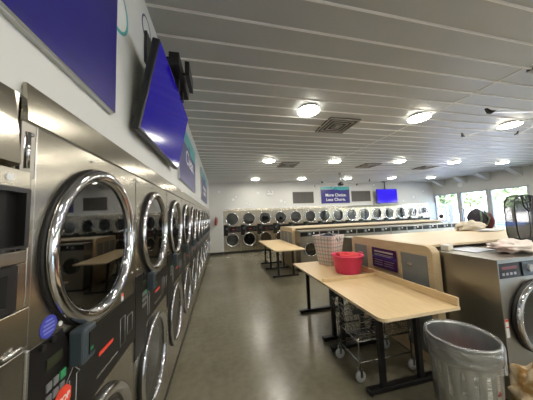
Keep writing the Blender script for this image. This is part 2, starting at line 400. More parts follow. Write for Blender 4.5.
def make_dryer():
    W = DW
    t = thing('stacked_dryer', '', 'dryer')
    UC, LC, R = (W/2, 1.518), (W/2, 0.605), 0.300
    b = MB()                                   # body shell, open at the front
    b.box((.003, .02, .10), (.012, .72, DH-.04)); b.box((W-.012, .02, .10), (W-.003, .72, DH-.04))
    b.box((.012, .70, .10), (W-.012, .72, DH-.04)); b.box((.012, .02, .10), (W-.012, .70, .115)); b.box((.012, .02, DH-.06), (W-.012, .70, DH-.04))
    b.build('cabinet', steel, t)
    p = MB(); p.holed(.003, W-.003, 1.195, 1.872, UC, R-.02); p.build('upper_front_panel', steel, t)
    p = MB(); p.holed(.003, W-.003, .10, .932, LC, R-.02); p.build('lower_front_panel', steel, t)
    f = MB(); f.poly([(.001, 0.0, 1.876), (.001, -.005, 1.880), (.001, .003, DH), (.001, .012, DH), (.001, .012, 1.876)], (W-.002, 0, 0)); f.build('top_fascia', steel, t)
    s = MB()
    for z in (1.8738,): s.box((.003, -.001, z-.0016), (W-.003, .01, z+.0022))
    s.box((-.0015, -.001, .1), (.0035, .03, DH-.115)); s.build('seam', seal_m, t)
    MB().box((.0, .015, 0), (W, .06, .098)).build('toe_kick', baseb_m, t)
    door_parts(t, UC[0], UC[1], R); door_parts(t, LC[0], LC[1], R)
    # control strip
    c = MB(); c.poly([(.004, 0, .935), (.004, 0, 1.262), (.012, 0, 1.272), (.165, 0, 1.272), (.185, 0, 1.235), (.20, 0, 1.192), (W-.004, 0, 1.192), (W-.004, 0, .935)], (0, -.006, 0))
    c.poly([(.004, -.001, .80), (.004, -.001, .936), (.19, -.001, .936), (.19, -.001, .82), (.17, -.001, .80)], (0, -.005, 0))
    co = c.build('control_panel', panel_black, t)
    k = MB()
    for i in range(3):
        for j in range(3):
            k.box((.105+i*.026, -.011, 1.125-j*.034), (.125+i*.026, -.006, 1.148-j*.034), .002)
    k.build('keypad', mat('key_grey', (.16, .165, .17), .45), co)
    MB().box((.105, -.009, 1.185), (.165, -.006, 1.215)).build('display', lcd, co)
    MB().box((.156, -.0122, 1.124), (.180, -.0062, 1.150), .002).build('start_button', green_p, co)
    r = MB(); r.box((.190, -.052, 1.135), (.262, -.006, 1.248), .008); ro = r.build('card_reader', blue_grey, co)
    MB().box((.217, -.0545, 1.155), (.255, -.052, 1.228)).build('reader_screen', panel_black, ro)
    q = MB(); q.box((.222, -.0555, 1.165), (.238, -.0544, 1.176)); q.build('reader_print', green_p, ro)
    # printed outlines: each a closed loop on the black strip
    MB().tube([(.205, -.0065, .975), (.205, -.0065, 1.09), (.188, -.0065, 1.09), (.222, -.0065, 1.125), (.256, -.0065, 1.09), (.239, -.0065, 1.09), (.239, -.0065, .975)], .0016, 4, True).build('arrow_outline', grey_p, co)
    MB().tube([(.56, -.0065, .99), (.56, -.0065, 1.12), (.61, -.0065, 1.12), (.61, -.0065, .99)], .0016, 4, True).build('panel_outline', grey_p, co)
    MB().tube([(.64, -.0065, 1.01), (.64, -.0065, 1.10), (.70, -.0065, 1.10), (.70, -.0065, 1.01)], .0018, 4, True).build('panel_outline', grey_p, co)
    MB().box((.375, -.0085, 1.060), (.485, -.006, 1.074)).build('red_slot', red_p, co)
    MB().box((.36, -.008, .985), (.53, -.006, .99)).build('chrome_trim', chrome_soft, co)
    sc = MB()
    for (x, z) in ((.03, 1.845), (.03, 1.69), (.04, 1.31), (W-.03, 1.845), (.30, 1.845), (W-.04, 1.31)): sc.lathe([(0, .005), (.005, .004), (.007, 0)], 10, (x, 0, z), 'y')
    sc.build('screw', chrome_soft, t)
    dt = MB(); dt.disc((.122, -.004, 1.264), .009, t=.010)
    dt.build('button', black, t); MB().disc((.088, -.004, 1.258), .009, t=.008).build('button', black, t)
    return t

proto = make_dryer()
GL = 'stacked dryers along the left wall'; GB = 'stacked dryers along the back wall'
def lab_left(i):
    if i == 0: return 'large steel stacked dryer nearest the camera on the left wall, with stop sticker'
    if i == NL-1: return 'last steel stacked dryer at the far corner end of the left wall row'
    return '%s steel stacked dryer from the near end of the left wall row' % ORD[i]
def lab_back(i):
    if i == 0: return 'leftmost steel stacked dryer of the back wall row, beside the fire extinguisher'
    if i == NB-1: return 'rightmost stacked dryer of the back wall row, next to the corner window'
    return '%s steel stacked dryer from the left in the back wall row' % ORD[i]
d0 = proto; d0.location = (-0.5, YL0, 0); d0.rotation_euler = (0, 0, PI/2); d0['label'] = lab_left(0); d0['group'] = GL
d0.scale = (.991, 1, 1)
left = [d0] + [dup(proto, (-0.5, YL0+i*PL, 0), PI/2, lab_left(i), GL) for i in range(1, NL)]
for i in range(NB): dup(proto, (XB0+i*PB, YF, 0), 0, lab_back(i), GB).scale = (1.014, 1, 1)
# filler strip and bright edge trim of the near dryer
MB().box((.0425, -.0025, .0), (.047, .0, 1.872)).build('edge_trim', chrome_soft, d0)
MB().box((.0, -.0012, .0), (.042, .0, 1.872)).build('filler_strip', steel_wash, d0)
for o in d0.children:
    if o.name.startswith('top_fascia'):
        o.data = o.data.copy()
        for v in o.data.vertices:
            if v.co.x < .01: v.co.x = .012
# stickers on the near dryer only
st = MB(); st.disc((.117, 0, 1.303), .031, t=.0015)
so = st.build('round_sticker', sticker_blue, d0); so['label'] = 'blue round sticker with small print'
q = MB()
for k, w_ in enumerate((.026, .040, .044, .036)): q.box((.117-w_/2, -.0022, 1.318-k*.011), (.117+w_/2, -.0015, 1.323-k*.011))
q.build('sticker_print', mat('sticker_pale', (.22, .25, .60), .4), so)
MB().disc((.165, 0, 1.290), .008, t=.0015).build('small_round_sticker', white_p, d0)
oc = MB(); c0 = (.163, 1.062); oc.poly([(c0[0]+.040*math.cos(PI/8+k*PI/4), -.0125, c0[1]+.040*math.sin(PI/8+k*PI/4)) for k in range(8)], (0, -.002, 0))
oo = oc.build('stop_sticker', red_p, d0); oo['label'] = 'red octagonal STOP sticker'
text('stop_text', 'STOP', .026, white_p, oo, (c0[0], -.0145, c0[1]-.009), (PI/2, 0, 0), .0004, .0008, 'CENTER')
ws = MB(); ws.box((.58, -.0015, 1.20), (.60, 0, 1.235)); wo = ws.build('warning_label', white_p, d0)
MB().box((.58, -.002, 1.222), (.60, -.0015, 1.235)).build('warning_stripe', red_p, wo)

# ------------------------------------------------------------------ kiosk left of the first dryer
kt = thing('change_machine', 'steel change machine with black screens at the left edge beside the first dryer', 'machine', (-0.474, -0.004, 0), PI/2)
W = .66
b = MB(); b.box((0, .02, 0), (W-.032, .6, 1.935)); b.build('cabinet', steel, kt)
# front face: sheets around two recesses (screens)
f = MB()
f.box((0, -.004, 0), (W-.012, .02, 1.30), .003)
f.box((0, -.004, 1.307), (W-.006, .02, 1.40), .003)
f.box((W-.020, -.004, 1.40), (W-.006, .02, 1.72), .002); f.box((W-.045, -.004, 1.40), (W-.020, .02, 1.51), .002)
f.box((0, -.004, 1.51), (W-.020, .02, 1.54), .002); f.box((0, -.004, 1.69), (W-.020, .02, 1.735), .002)
f.build('front_panel', steel, kt)
f = MB(); f.poly([(0, .02, 1.74), (0, -.002, 1.75), (0, .006, 1.83), (0, .018, 1.93), (0, .0195, 1.935), (0, .0195, 1.74)], (W-.045, 0, 0)); f.build('upper_panel', steel, kt)
r = MB(); r.box((.1, .012, 1.545), (W-.03, .0201, 1.688)); ro = r.build('screen', panel_black, kt)
q = MB()
for (x0, z0, x1, z1) in ((.08, 1.545, .09, 1.69), (W-.034, 1.545, W-.022, 1.69), (.09, 1.68, W-.034, 1.69), (.09, 1.545, W-.034, 1.552)): q.box((x0, -.008, z0), (x1, .014, z1))
q.build('screen_bezel', black, ro)
r = MB()
for (x0, z0, x1, z1) in ((.3, 1.405, .32, 1.508), (W-.070, 1.405, W-.046, 1.508), (.32, 1.49, W-.070, 1.508), (.32, 1.405, W-.070, 1.42)): r.box((x0, -.008, z0), (x1, .014, z1))
bo = r.build('bill_slot_bezel', black, kt)
MB().box((.32, .006, 1.42), (W-.070, .018, 1.49)).build('bill_slot', chrome_soft, bo)
MB().tube([(W-.018, .008, 1.745), (W-.018, .008, 1.84)], .006, 10).build('hinge_rod', chrome, kt)
l = MB(); l.tube([(W-.07, -.004, 1.31), (W-.035, -.012, 1.315)], .006, 8); l.build('door_hinge', chrome_soft, kt)
MB().box((W-.0115, -.007, .0), (W-.001, .02, 1.295), .003).build('corner_strip', chrome_soft, kt)
MB().disc((W-.075, -.004, 1.712), .009, t=.002).build('logo_badge', white_p, kt)

# ------------------------------------------------------------------ signs on walls
def wall_sign(name, label, w, h, loc, rz, lines, size, teal_h=.12, cat='sign', tw=None):
    """front toward local -Y, x to the right"""
    t = thing(name, label, cat, loc, rz)
    MB().box((0, 0.010, 0), (w, .0255, h), .003).box((.006, .0, .006), (w-.006, .0101, h-.006)).build('sign_board', sign_edge, t)
    MB().box((.006, -.002, .006), (w-.006, 0, h-teal_h)).build('purple_face', purple, t)
    tt = MB()
    n = 24; pts = [(.006, -.003, h-.006)]
    for i in range(n+1): pts.append((.006+(w-.012)*i/n, -.003, h-teal_h+.03*math.sin(2*PI*i/n)-.01))
    pts.append((w-.006, -.003, h-.006)); tt.poly(pts, (0, .0028, 0)); tt.build('teal_band', teal, t)
    MB().ring((w*.5, -.003, h-teal_h-.005), .055, .075, t=.002).build('ring_mark', navy, t)
    for s, x, z, wd in lines:
        if s is None:
            MB().box((x, -.004, z), (x+wd, -.002, z+.10), .001).build('lettering_band', white_p, t); continue
        text('lettering', s, size, white_p, t, (x, -.0035, z), (PI/2, 0, 0), .001, size*.012, width=wd)
    return t
wall_sign('wall_sign', 'huge purple sign panel on the left wall above the nearest dryers', 2.0, .82, (XL+.026, -.902, 2.117), PI/2, [('More Choice.', .20, .47, None), ('Less Chore.', .23, .20, None)], .26, .10)
wall_sign('wall_sign', 'purple Clean sign with teal top on the left wall, just beyond the television', 1.60, .82, (XL+.026, 2.72, 2.108), PI/2, [('Clean.', .45, .33, .90)], .31, .22)
wall_sign('wall_sign', 'purple sign with teal top on the left wall nearest the back corner', 2.12, .88, (XL+.026, 5.72, 2.108), PI/2, [(None, .5, .36, 1.0), (None, .6, .20, .8)], .34, .22)
wall_sign('wall_sign', 'purple More Choice Less Chore sign on the back wall between the grilles', 1.62, .86, (4.93, YB-.026, 2.12), 0, [('More Choice.', .24, .36, 1.17), ('Less Chore.', .27, .13, 1.08)], .21, .14)

# bubble decals
def bubble(label, c, r, m, wall='left', thick=.02, fill=True):
    ax = {'left': 'x', 'back': 'y', 'right': 'x'}[wall]
    t = .002 if wall != 'right' else -.002
    b = MB(); b.ring(c, r-thick, r, ax, 36, t)
    o = b.build('bubble_decal', m); tag(o, label, 'wall decal', 'round bubble decals on the walls')
    if fill:
        f = MB(); f.disc(c, r-thick, ax, 36, t*.6); f.build('bubble_fill', mat('decal_pale', (0.72, 0.75, 0.74), .4), o)
    return o
bubble('teal ring decal beside the huge purple sign on the left wall', (XL, 1.142, 2.751), .14, teal, thick=.018)
bubble('navy ring decal on the left wall near the ceiling before the television', (XL, 1.59, 3.02), .094, navy, thick=.014)
gry = mat('decal_grey', (0.33, 0.37, 0.38), .4)
BK = [((.56, 2.42), .10, 'larger of the paired bubble decals above the leftmost back dryer'), ((.70, 2.55), .075, 'smaller upper bubble decal of the pair above the leftmost back dryer'),
      ((1.17, 2.25), .07, 'left bubble of the low pair above the second back dryer'), ((1.32, 2.17), .07, 'right bubble of the low pair above the second back dryer'),
      ((1.73, 2.71), .065, 'single small bubble decal left of the emergency light on the back wall'), ((-.06, 2.78), .06, 'faint bubble decal nearest the left corner of the back wall'),
      ((2.84, 2.31), .065, 'left bubble of the pair below the first back wall grille'), ((3.02, 2.25), .07, 'right bubble of the pair below the first back wall grille'),
      ((8.09, 3.06), .09, 'bubble decal high beside the blue television on the back wall'), ((10.6, 2.37), .12, 'large bubble decal right of the blue television on the back wall'),
      ((9.9, 2.16), .06, 'small low bubble decal right of the blue television'), ((11.3, 2.70), .10, 'bubble decal nearest the right corner of the back wall')]
for (x, z), r, lb in BK:
    bubble(lb, (x, YB, z), r, white_p if r < .07 else gry, 'back', .014)
bubble('white bubble decal above the windows on the right wall', (XR, 8.15, 2.82), .11, white_p, 'right', .02)

# grilles on back wall
def grille(x0, x1, z0, z1, label):
    t = thing('wall_grille', label, 'vent', (x0, YB, z0), 0, 'grey return air grilles on the back wall'); w, h = x1-x0, z1-z0
    MB().box((0, -.012, 0), (w, 0, h)).build('backing', vent_dark, t)
    f = MB()
    for a in range(4): xx = a*w/3; f.box((max(xx-.014, 0), -.024, 0), (min(xx+.014, w), -.0125, h))
    f.box((0, -.026, -.01), (w, -.0125, .02)); f.box((0, -.026, h-.02), (w, -.0125, h+.01)); f.build('frame', grille_m, t)
    s = MB(); n = 14
    for i in range(n):
        z = .03 + (h-.06)*i/(n-1); s.quad([(0.01, -.024, z-.012), (w-.01, -.024, z-.012), (w-.01, -.0135, z+.014), (.01, -.0135, z+.014)])
    s.build('louvres', grille_m, t)
grille(3.44, 4.53, 2.18, 2.72, 'grey louvred grille left of the purple sign on the back wall')
grille(6.67, 7.80, 2.20, 2.73, 'grey louvred grille right of the purple sign on the back wall')
# emergency light
t = thing('emergency_light', 'small white twin emergency light on the back wall', 'lamp', (2.30, YB, 2.66))
MB().box((-.16, -.07, -.07), (.16, 0, .05), .01).build('housing', white_p, t)
for sx in (-.09, .09): MB().lathe([(0, .05), (.05, .045), (.055, 0), (0, -.02)], 18, (sx, -.05, .085), 'y').build('lamp_head', white_p, t)
# fire extinguisher
t = thing('fire_extinguisher', 'dark red fire extinguisher hanging on the back wall by the left corner', 'extinguisher', (-.22, YF+.03, 1.28))
MB().lathe([(0, 0), (.06, 0), (.066, .02), (.066, .30), (.05, .35), (.02, .37), (0, .37)], 24, (0, -.075, 0)).build('cylinder', mat('extinguisher_red', (.30, .04, .03), .35), t); t.scale = (.85, .85, .9)
MB().box((-.03, -.10, .37), (.03, -.05, .41), .006).tube([(0, -.1, .40), (0, -.17, .43)], .008, 6).build('valve', black, t)
MB().tube([(.02, -.09, .38), (.08, -.10, .34), (.085, -.10, .12)], .011, 8).build('hose', black, t)
MB().box((-.03, -.012, .1), (.03, 0, .36)).build('bracket', chrome_soft, t)

# ------------------------------------------------------------------ televisions
def tv(label, w, h, loc, rot, scr):
    t = thing('television', label, 'television', loc)
    t.rotation_euler = rot
    MB().box((0, 0, 0), (w, .045, h), .008).build('casing', black, t)
    MB().box((.012, -.002, .016), (w-.012, .001, h-.012)).build('screen', scr, t)
    MB().box((w*.3, .045, h*.25), (w*.7, .075, h*.75), .01).build('rear_box', black, t)
    return t
TVL = tv('tilted television with dark blue screen mounted on the left wall', 1.045, .588, (-.45, 1.29, 2.13), (0, 0, 0), screen_m)
TVL.matrix_world = Matrix.Translation((-.451, 1.286, 2.129)) @ Matrix.Rotation(PI/2-.009, 4, 'Z') @ Matrix.Rotation(.19, 4, 'X')
t = thing('tv_mount', 'black wall bracket arm holding the tilted television on the left wall', 'bracket', (XL, 1.66, 2.835))
MB().box((0, -.12, -.10), (.02, .12, .14), .003).build('wall_plate', black, t)
MB().box((.02, -.03, -.03), (.17, .03, .03), .004).box((.15, -.06, -.05), (.225, .44, .05), .004).build('arm', black, t)
MB().box((.250, .04, -.06), (.285, .30, .06), .003).tube([(.22, .12, 0), (.255, .12, 0)], .012, 10).build('tilt_plate', black, t)
MB().box((.165, .10, -.14), (.195, .16, -.05), .003).build('hook', black, t)
MB().box((.165, .28, -.14), (.195, .34, -.05), .003).build('hook', black, t)
tv('wide television with bright blue screen hanging before the back wall', 1.26, .74, (7.93, 9.22, 2.05), (.0, 0, 0), screen_b)
t = thing('tv_mount', 'black ceiling pole mount of the bright blue television at the back', 'bracket', (8.55, 9.34, ZC))
MB().box((-.10, -.10, -.02), (.10, .10, .011), .003).build('ceiling_plate', black, t)
MB().tube([(0, 0, -.02), (0, 0, -.42)], .025, 12).build('pole', black, t)
MB().box((-.32, -.06, -.50), (.32, .045, -.42), .01).build('head', black, t)

# ------------------------------------------------------------------ ceiling lamps, vents, fans
lamps = [(1.33, 2.81), (3.33, 2.76), (5.47, 2.76), (1.37, 5.63), (3.39, 5.54), (5.54, 5.36), (7.71, 5.33), (9.77, 5.24), (1.44, 8.48), (3.48, 8.38), (5.65, 8.26), (7.87, 8.12), (10.02, 8.00), (7.66, 2.76), (9.87, 2.76), (1.34, 0.00), (3.35, 0.00), (5.46, 0.00), (7.66, 0.00), (9.87, 0.00), (1.34, -2.68), (3.35, -2.68), (5.46, -2.68), (7.66, -2.68), (9.87, -2.68)]
LN = ['nearest round ceiling lamp above the aisle, left of the large vent', 'second nearest round ceiling lamp, above the laundry island', 'round ceiling lamp at the right edge, beside the near fan blades',
      'leftmost round lamp in the middle ceiling row', 'second round lamp from the left in the middle ceiling row', 'third round lamp from the left in the middle ceiling row', 'fourth round lamp from the left in the middle ceiling row', 'rightmost round lamp in the middle ceiling row',
      'leftmost round lamp in the far ceiling row, above the first back dryers', 'second round lamp from the left in the far ceiling row', 'third round lamp in the far ceiling row, beside the far fan', 'fourth round lamp in the far ceiling row, above the blue television', 'rightmost round lamp in the far ceiling row']
la_m = []
def make_lamp():
    t = thing('ceiling_lamp', '', 'lamp', (0, 0, ZC), 0, 'round ceiling lamps')
    MB().lathe([(0, -.040), (.150, -.040), (.160, -.034), (.160, -.016), (.145, -.010), (.07, -.006), (.06, .010), (0, .010)], 32).build('housing', lamp_rim, t)
    MB().lathe([(0, -.056), (.12, -.055), (.150, -.051), (.1625, -.042), (.1630, -.026), (.1605, -.0255)], 32).build('diffuser', lamp_glow, t)
    return t
lp = make_lamp()
for i, (x, y) in enumerate(lamps):
    o = lp if i == 0 else copy_tree(lp)
    o.location = (x, y, ZC)
    o['label'] = LN[i] if i < len(LN) else 'round ceiling lamp behind or beside the camera'
    L = bpy.data.lights.new('lamp_light', 'AREA'); L.shape = 'DISK'; L.size = .30; L.energy = 12; L.color = (1.0, .94, .83)
    lo = bpy.data.objects.new('lamp_light', L); COL.objects.link(lo); lo.parent = o; lo.location = (0, 0, -.065)

def ceiling_vent(x, y, s, label):
    t = thing('ceiling_vent', label, 'vent', (x, y, ZC), 0, 'square ceiling air vents')
    MB().box((-s, -s, -.004), (s, s, .013)).build('backing', vent_dark, t)
    f = MB()
    for k in range(4):
        r0 = s*(1-.24*k); w = .028 if k == 0 else .02
        z0, z1 = -.016+.001*k, -.004
        f.box((-r0, -r0, z0), (r0, -r0+w, z1)); f.box((-r0, r0-w, z0), (r0, r0, z1)); f.box((-r0, -r0+w, z0), (-r0+w, r0-w, z1)); f.box((r0-w, -r0+w, z0), (r0, r0-w, z1))
    f.box((-s*.12, -s*.12, -.018), (s*.12, s*.12, -.004)); f.build('louvre_frame', vent_m, t)
ceiling_vent(2.11, 3.31, .29, 'large square ceiling vent right of the nearest lamp')
ceiling_vent(2.11, 6.18, .29, 'square ceiling vent between the first and second lamps of the middle row')
ceiling_vent(4.98, 6.08, .29, 'square ceiling vent between the second and third lamps of the middle row')
ceiling_vent(7.57, 6.23, .29, 'square ceiling vent toward the right of the middle lamp row')
ceiling_vent(3.90, 1.30, .31, 'square ceiling vent at the upper right edge above the fan')

def fan(label, x, y, z, R, a0, n=6):
    t = thing('ceiling_fan', label, 'fan', (x, y, z), 0, 'slim bladed ceiling fans')
    MB().lathe([(0, -.06), (.09, -.055), (.12, -.02), (.12, .03), (.06, .07), (0, .07)], 28).build('hub', black, t)
    MB().tube([(0, 0, .06), (0, 0, ZC-z+.011)], .016, 10).lathe([(0, ZC-z-.05), (.06, ZC-z-.03), (.07, ZC-z+.011), (0, ZC-z+.011)], 20).build('downrod', chrome_soft, t)
    for i in range(n):
        a = math.radians(a0+i*360/n); M = Matrix.Rotation(a, 4, 'Z')
        b = MB(); b.poly([(.10, -.035, .004), (.10, .035, -.006), (R, .022, -.004), (R, -.022, .004)], (0, 0, .009)); b.bm.transform(M)
        bo = b.build('blade', fan_w, t)
        w = MB(); w.poly([(R, -.03, -.006), (R+.045, -.028, .004), (R+.05, -.045, .07), (R+.03, -.04, .075), (R+.012, -.01, .03), (R, .025, .008)], (0, .014, 0)); w.bm.transform(M); w.build('winglet', black, bo)
fan('ceiling fan at the right edge, its slim blades reaching in over the island', 4.12, 1.62, 2.75, .88, 170)
fan('far ceiling fan hanging before the purple back wall sign', 4.65, 7.3, 2.75, 1.0, 200)

# ------------------------------------------------------------------ washer islands
def make_washer(w, h, d, r, sink_strip, name='front_load_washer', rich=True):
    t = thing(name, '', 'washer')
    cz = .675 if rich else .62
    cx = w/2+(.015 if rich else 0)
    b = MB()
    b.box((0, .0, .06), (.012, d, h-.01)); b.box((w-.012, 0, .06), (w, d, h-.01)); b.box((.012, d-.015, .06), (w-.012, d, h-.01)); b.box((0, 0, h-.01), (w, d, h), .003)
    b.build('cabinet', steel_wash, t)
    p = MB(); p.holed(.012, w-.012, .06, h-.158, (cx, cz), r-.02, .002); p.build('front_panel', steel_wash, t)
    p = MB(); p.box((.012, 0.0, h-.032), (w-.012, .03, h-.011)); p.box((.012, 0.0, h-.17), (w-.012, .03, h-.157)); p.build('front_trim', steel_wash, t)
    MB().box((.01, .03, 0), (w-.01, d-.02, .06)).build('plinth', baseb_m, t)
    c = MB(); c.box((.012, .004, h-.157), (w-.012, .03, h-.032)); co = c.build('control_panel', panel_black, t)
    q = MB()
    q.box((w*.38, -.004, h-.15), (w*.60, .006, h-.038), .004); qo = q.build('dial_plate', blue_grey, co)
    MB().disc((w*.49, -.004, h-.09), .03, t=.016).build('dial', grey_p, qo)
    if rich: MB().box((.05, .002, h-.085), (w*.30, .0045, h-.062)).build('red_display', mat('red_display', (.10, .01, .01), .3, emit=(.9, .10, .05), estr=.06), co)
    for i in range(4 if rich else 0): MB().box((.05+i*.045, .001, h-.132), (.075+i*.045, .0045, h-.112), .001).build('button', grey_p, co)
    MB().box((w*.68, .001, h-.095), (w*.74, .0045, h-.05)).build('panel_label', white_p, co)
    door_parts(t, cx, cz, r, .05, .4, 1)
    return t
# near island: bulkhead with maple end panel
def bulkhead(label, x0, x1, y0, y1, h, rich):
    t = thing('laundry_bulkhead', label, 'counter', (x0, y0, 0)); L, D = x1-x0, y1-y0
    R = .09; pts = [(0, 0, 0)]
    for k in range(9): a = PI + (-PI/2)*k/8; pts.append((0, R+R*math.cos(a), h-R+R*math.sin(a)))
    for k in range(9): a = PI/2 - (PI/2)*k/8; pts.append((0, D-R+R*math.cos(a), h-R+R*math.sin(a)))
    pts.append((0, D, 0))
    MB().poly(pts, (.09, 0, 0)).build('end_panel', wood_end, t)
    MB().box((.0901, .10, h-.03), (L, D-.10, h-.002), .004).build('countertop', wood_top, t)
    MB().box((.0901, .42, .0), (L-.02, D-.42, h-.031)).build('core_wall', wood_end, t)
    # thin trim round the end panel edge
    e = MB(); path = [(.045, p[1], p[2]) for p in pts]
    for a, b in zip(path, path[1:]):
        a, b = Vector(a), Vector(b); n = (b-a).cross(Vector((1, 0, 0))).normalized()*-.003
        e.quad([a+Vector((-.048, 0, 0))+n*-1, a+Vector((.045, 0, 0))+n*-1, b+Vector((.045, 0, 0))+n*-1, b+Vector((-.048, 0, 0))+n*-1])
    e.build('edge_band', wood_light, t)
    return t
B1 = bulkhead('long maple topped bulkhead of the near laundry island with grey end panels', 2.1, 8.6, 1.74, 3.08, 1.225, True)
for (a, b) in ((.065, .385), (.985, 1.27)):
    g = MB(); g.box((-.004, a, .10), (0, b, 1.115), .001); g.build('grey_panel', grey_panel, B1)
s = MB()
for (a, b) in ((.388, .412), (.868, .892), (.955, .975)): s.box((-.010, a, .1), (-.0005, b, 1.12), .002)
s.build('maple_strip', wood_end, B1)
MB().box((-.012, .24, .985), (-.0045, .30, 1.008), .002).build('nameplate', chrome_soft, B1)
t = thing('info_sign', 'small purple instruction sign on the maple end of the near island', 'sign', (2.094, 2.61, .85), -PI/2)
MB().box((0, -.006, 0), (.42, 0, .26), .001).build('sign_board', mat('sign_dark', (.03, .012, .075), .25), t)
l = MB()
for (x0, z0, x1, z1) in ((.05, .175, .37, .182), (.05, .16, .34, .166), (.04, .10, .20, .104), (.22, .10, .38, .104), (.04, .07, .18, .074), (.22, .07, .36, .074), (.04, .04, .19, .044), (.22, .04, .37, .044)): l.box((x0, -.0075, z0), (x1, -.0062, z1))
l.build('small_print', grey_p, t)
MB().box((0.006, -.0072, .125), (.414, -.0062, .165)).build('purple_stripe', purple, t)
MB().box((.05, -.0075, .205), (.37, -.0062, .225)).build('headline_print', grey_p, t)

GW1 = 'large washers of the near island'; GW2 = 'small washers along the second island'
w1 = make_washer(.735, 1.165, .74, .295, True)
w1.location = (2.215, 1.30, 0); w1['label'] = 'large front load washer beside the trash can, with a bag on top'; w1['group'] = GW1
st = MB(); st.box((.012, -.0005, .55), (.046, .0018, .69)); so = st.build('warning_label', white_p, w1)
MB().box((.012, -.0012, .672), (.046, -.0006, .69)).box((.012, -.0012, .625), (.046, -.0006, .633)).build('warning_stripe', red_p, so)
wr1 = None
for i in (1, 2, 3):
    c = dup(w1, (2.215+i*.745, 1.30, 0), 0, ['', 'second large washer of the near island, right of the trash can washer', 'third large washer of the near island', 'fourth large washer of the near island'][i], GW1)
c = dup(w1, (2.20+.735, 3.52, 0), PI, 'washer on the rear side of the near island, behind the pink bucket', GW1)
B2 = bulkhead('maple topped bulkhead of the second laundry island behind the tables', 2.1, 8.3, 5.98, 7.32, 1.21, False)
for (a, b) in ((.10, .44), (.50, .84), (.90, 1.24)): MB().box((-.004, a, .62), (0, b, 1.08), .001).build('grey_panel', grey_panel, B2)
w2 = make_washer(.60, 1.14, .395, .20, False, rich=False)
w2.location = (2.17, 5.58, 0); w2['label'] = 'first small front load washer of the second island, left of the plaid hamper'; w2['group'] = GW2
for i in range(1, 10): dup(w2, (2.17+i*.61, 5.58, 0), 0, '%s small washer from the left along the second island' % ORD[i], GW2)

# ------------------------------------------------------------------ folding tables
def leg_frame(t, x0, x1, u, y, h):
    for x in u: MB().box((x-.025, y-.02, .045), (x+.025, y+.02, h), .004).build('leg', leg_black, t)
    MB().box((x0, y-.03, .012), (x1, y+.03, .052), .006).build('foot', leg_black, t)
    g = MB()
    for x in (x0+.03, x1-.03): g.lathe([(0, 0), (.022, 0), (.018, .013), (0, .013)], 12, (x, y, 0))
    g.build('glide', rubber, t)
    MB().box((u[0]-.04, y-.025, h-.035), (u[-1]+.04, y+.025, h-.0005), .003).build('crossbar', leg_black, t)
def folding_table(label, x0, x1, y0, y1, frames, rail_back=True, rail_end=False, round_near=True, ux=(.19, .60), cat='table'):
    t = thing('folding_table', label, cat, (x0, y0, 0)); L, D = x1-x0, y1-y0; H = .765; R = .06
    pts = []
    if round_near:
        for k in range(7): a = PI + (PI/2)*k/6; pts.append((R+R*math.cos(a), R+R*math.sin(a), H-.027))
    else: pts.append((0, 0, H-.027))
    pts += [(L, 0, H-.027), (L, D, H-.027), (0, D, H-.027)]
    MB().poly(pts, (0, 0, .026)).build('tabletop', wood, t)
    ed = MB(); ring = [Vector((p[0], p[1], 0)) for p in pts]
    n = len(ring)
    for i in range(n):
        a, b = ring[i], ring[(i+1) % n]; d = (b-a).normalized(); nn = Vector((d.y, -d.x, 0))*.0015
        ed.quad([a+nn+Vector((0, 0, H-.0265)), b+nn+Vector((0, 0, H-.0265)), b+nn+Vector((0, 0, H-.0015)), a+nn+Vector((0, 0, H-.0015))])
    ed.build('edge_band', wood_light, t)
    if rail_back: MB().box((L-.02, .002, H-.0005), (L, D-.002, H+.075), .003).build('back_rail', wood, t)
    if rail_end: MB().box((.01, D-.02, H-.0005), (L-.021, D-.001, H+.042), .003).build('end_rail', wood, t)
    for y in frames: leg_frame(t, .03, L-.03, (ux[0], ux[1]), y-y0, H-.027)
    return t
folding_table('near maple folding table with black legs over the wire cart', 1.2, 1.985, 1.45, 2.435, (1.72, 2.34), True, True)
folding_table('maple folding table carrying the pink bucket and plaid hamper', 1.2, 1.985, 2.44, 3.50, (2.54, 3.33), True, False, False)
folding_table('long maple table furthest back before the second island', 1.25, 2.02, 4.88, 7.14, (5.35, 6.22, 6.98), False, False)

# ------------------------------------------------------------------ bucket, hamper
TT = .765
t = thing('pink_tub', 'pink plastic tub full of red clothes on the folding table', 'tub', (1.755, 2.71, TT))
p = MB(); p.lathe([(0, 0), (.160, 0), (.166, .006), (.208, .232), (.220, .236), (.220, .246), (.206, .246), (.200, .236), (.158, .012), (0, .010)], 48); p.build('shell', pink, t)
for s in (-1, 1): MB().tube([(s*.214, -.05, .24), (s*.232, -.03, .262), (s*.232, .03, .262), (s*.214, .05, .24)], .008, 8).build('handle', pink, t)
def blob(name, m, parent, c, r, seed, amp=.25, sq=(1, 1, 1), sub=4, freq=2.2):
    bm = bmesh.new(); bmesh.ops.create_icosphere(bm, subdivisions=sub, radius=1.0)
    from mathutils import noise
    for v in bm.verts:
        n = noise.noise(v.co*freq+Vector((seed*3.7, seed*1.3, 0)))+.5*noise.noise(v.co*freq*2.3+Vector((seed, 0, seed*2)))
        rid = 1-abs(noise.noise(v.co*freq*1.6+Vector((0, seed*5, 0))))*.5
        v.co = v.co*(1+amp*n)*(1+.0*rid) ; v.co = Vector((v.co.x*r[0], v.co.y*r[1], v.co.z*r[2]))+Vector(c)
    for f in bm.faces: f.smooth = True
    me = bpy.data.meshes.new(name); bm.to_mesh(me); bm.free(); me.materials.append(m)
    o = bpy.data.objects.new(name, me); COL.objects.link(o)
    if parent: o.parent = parent
    return o
t = blob('red_clothes', pink_d, None, (1.755, 2.71, TT+.205), (.165, .165, .065), 3, .5); tag(t, 'heap of red clothes inside the pink tub', 'clothes')

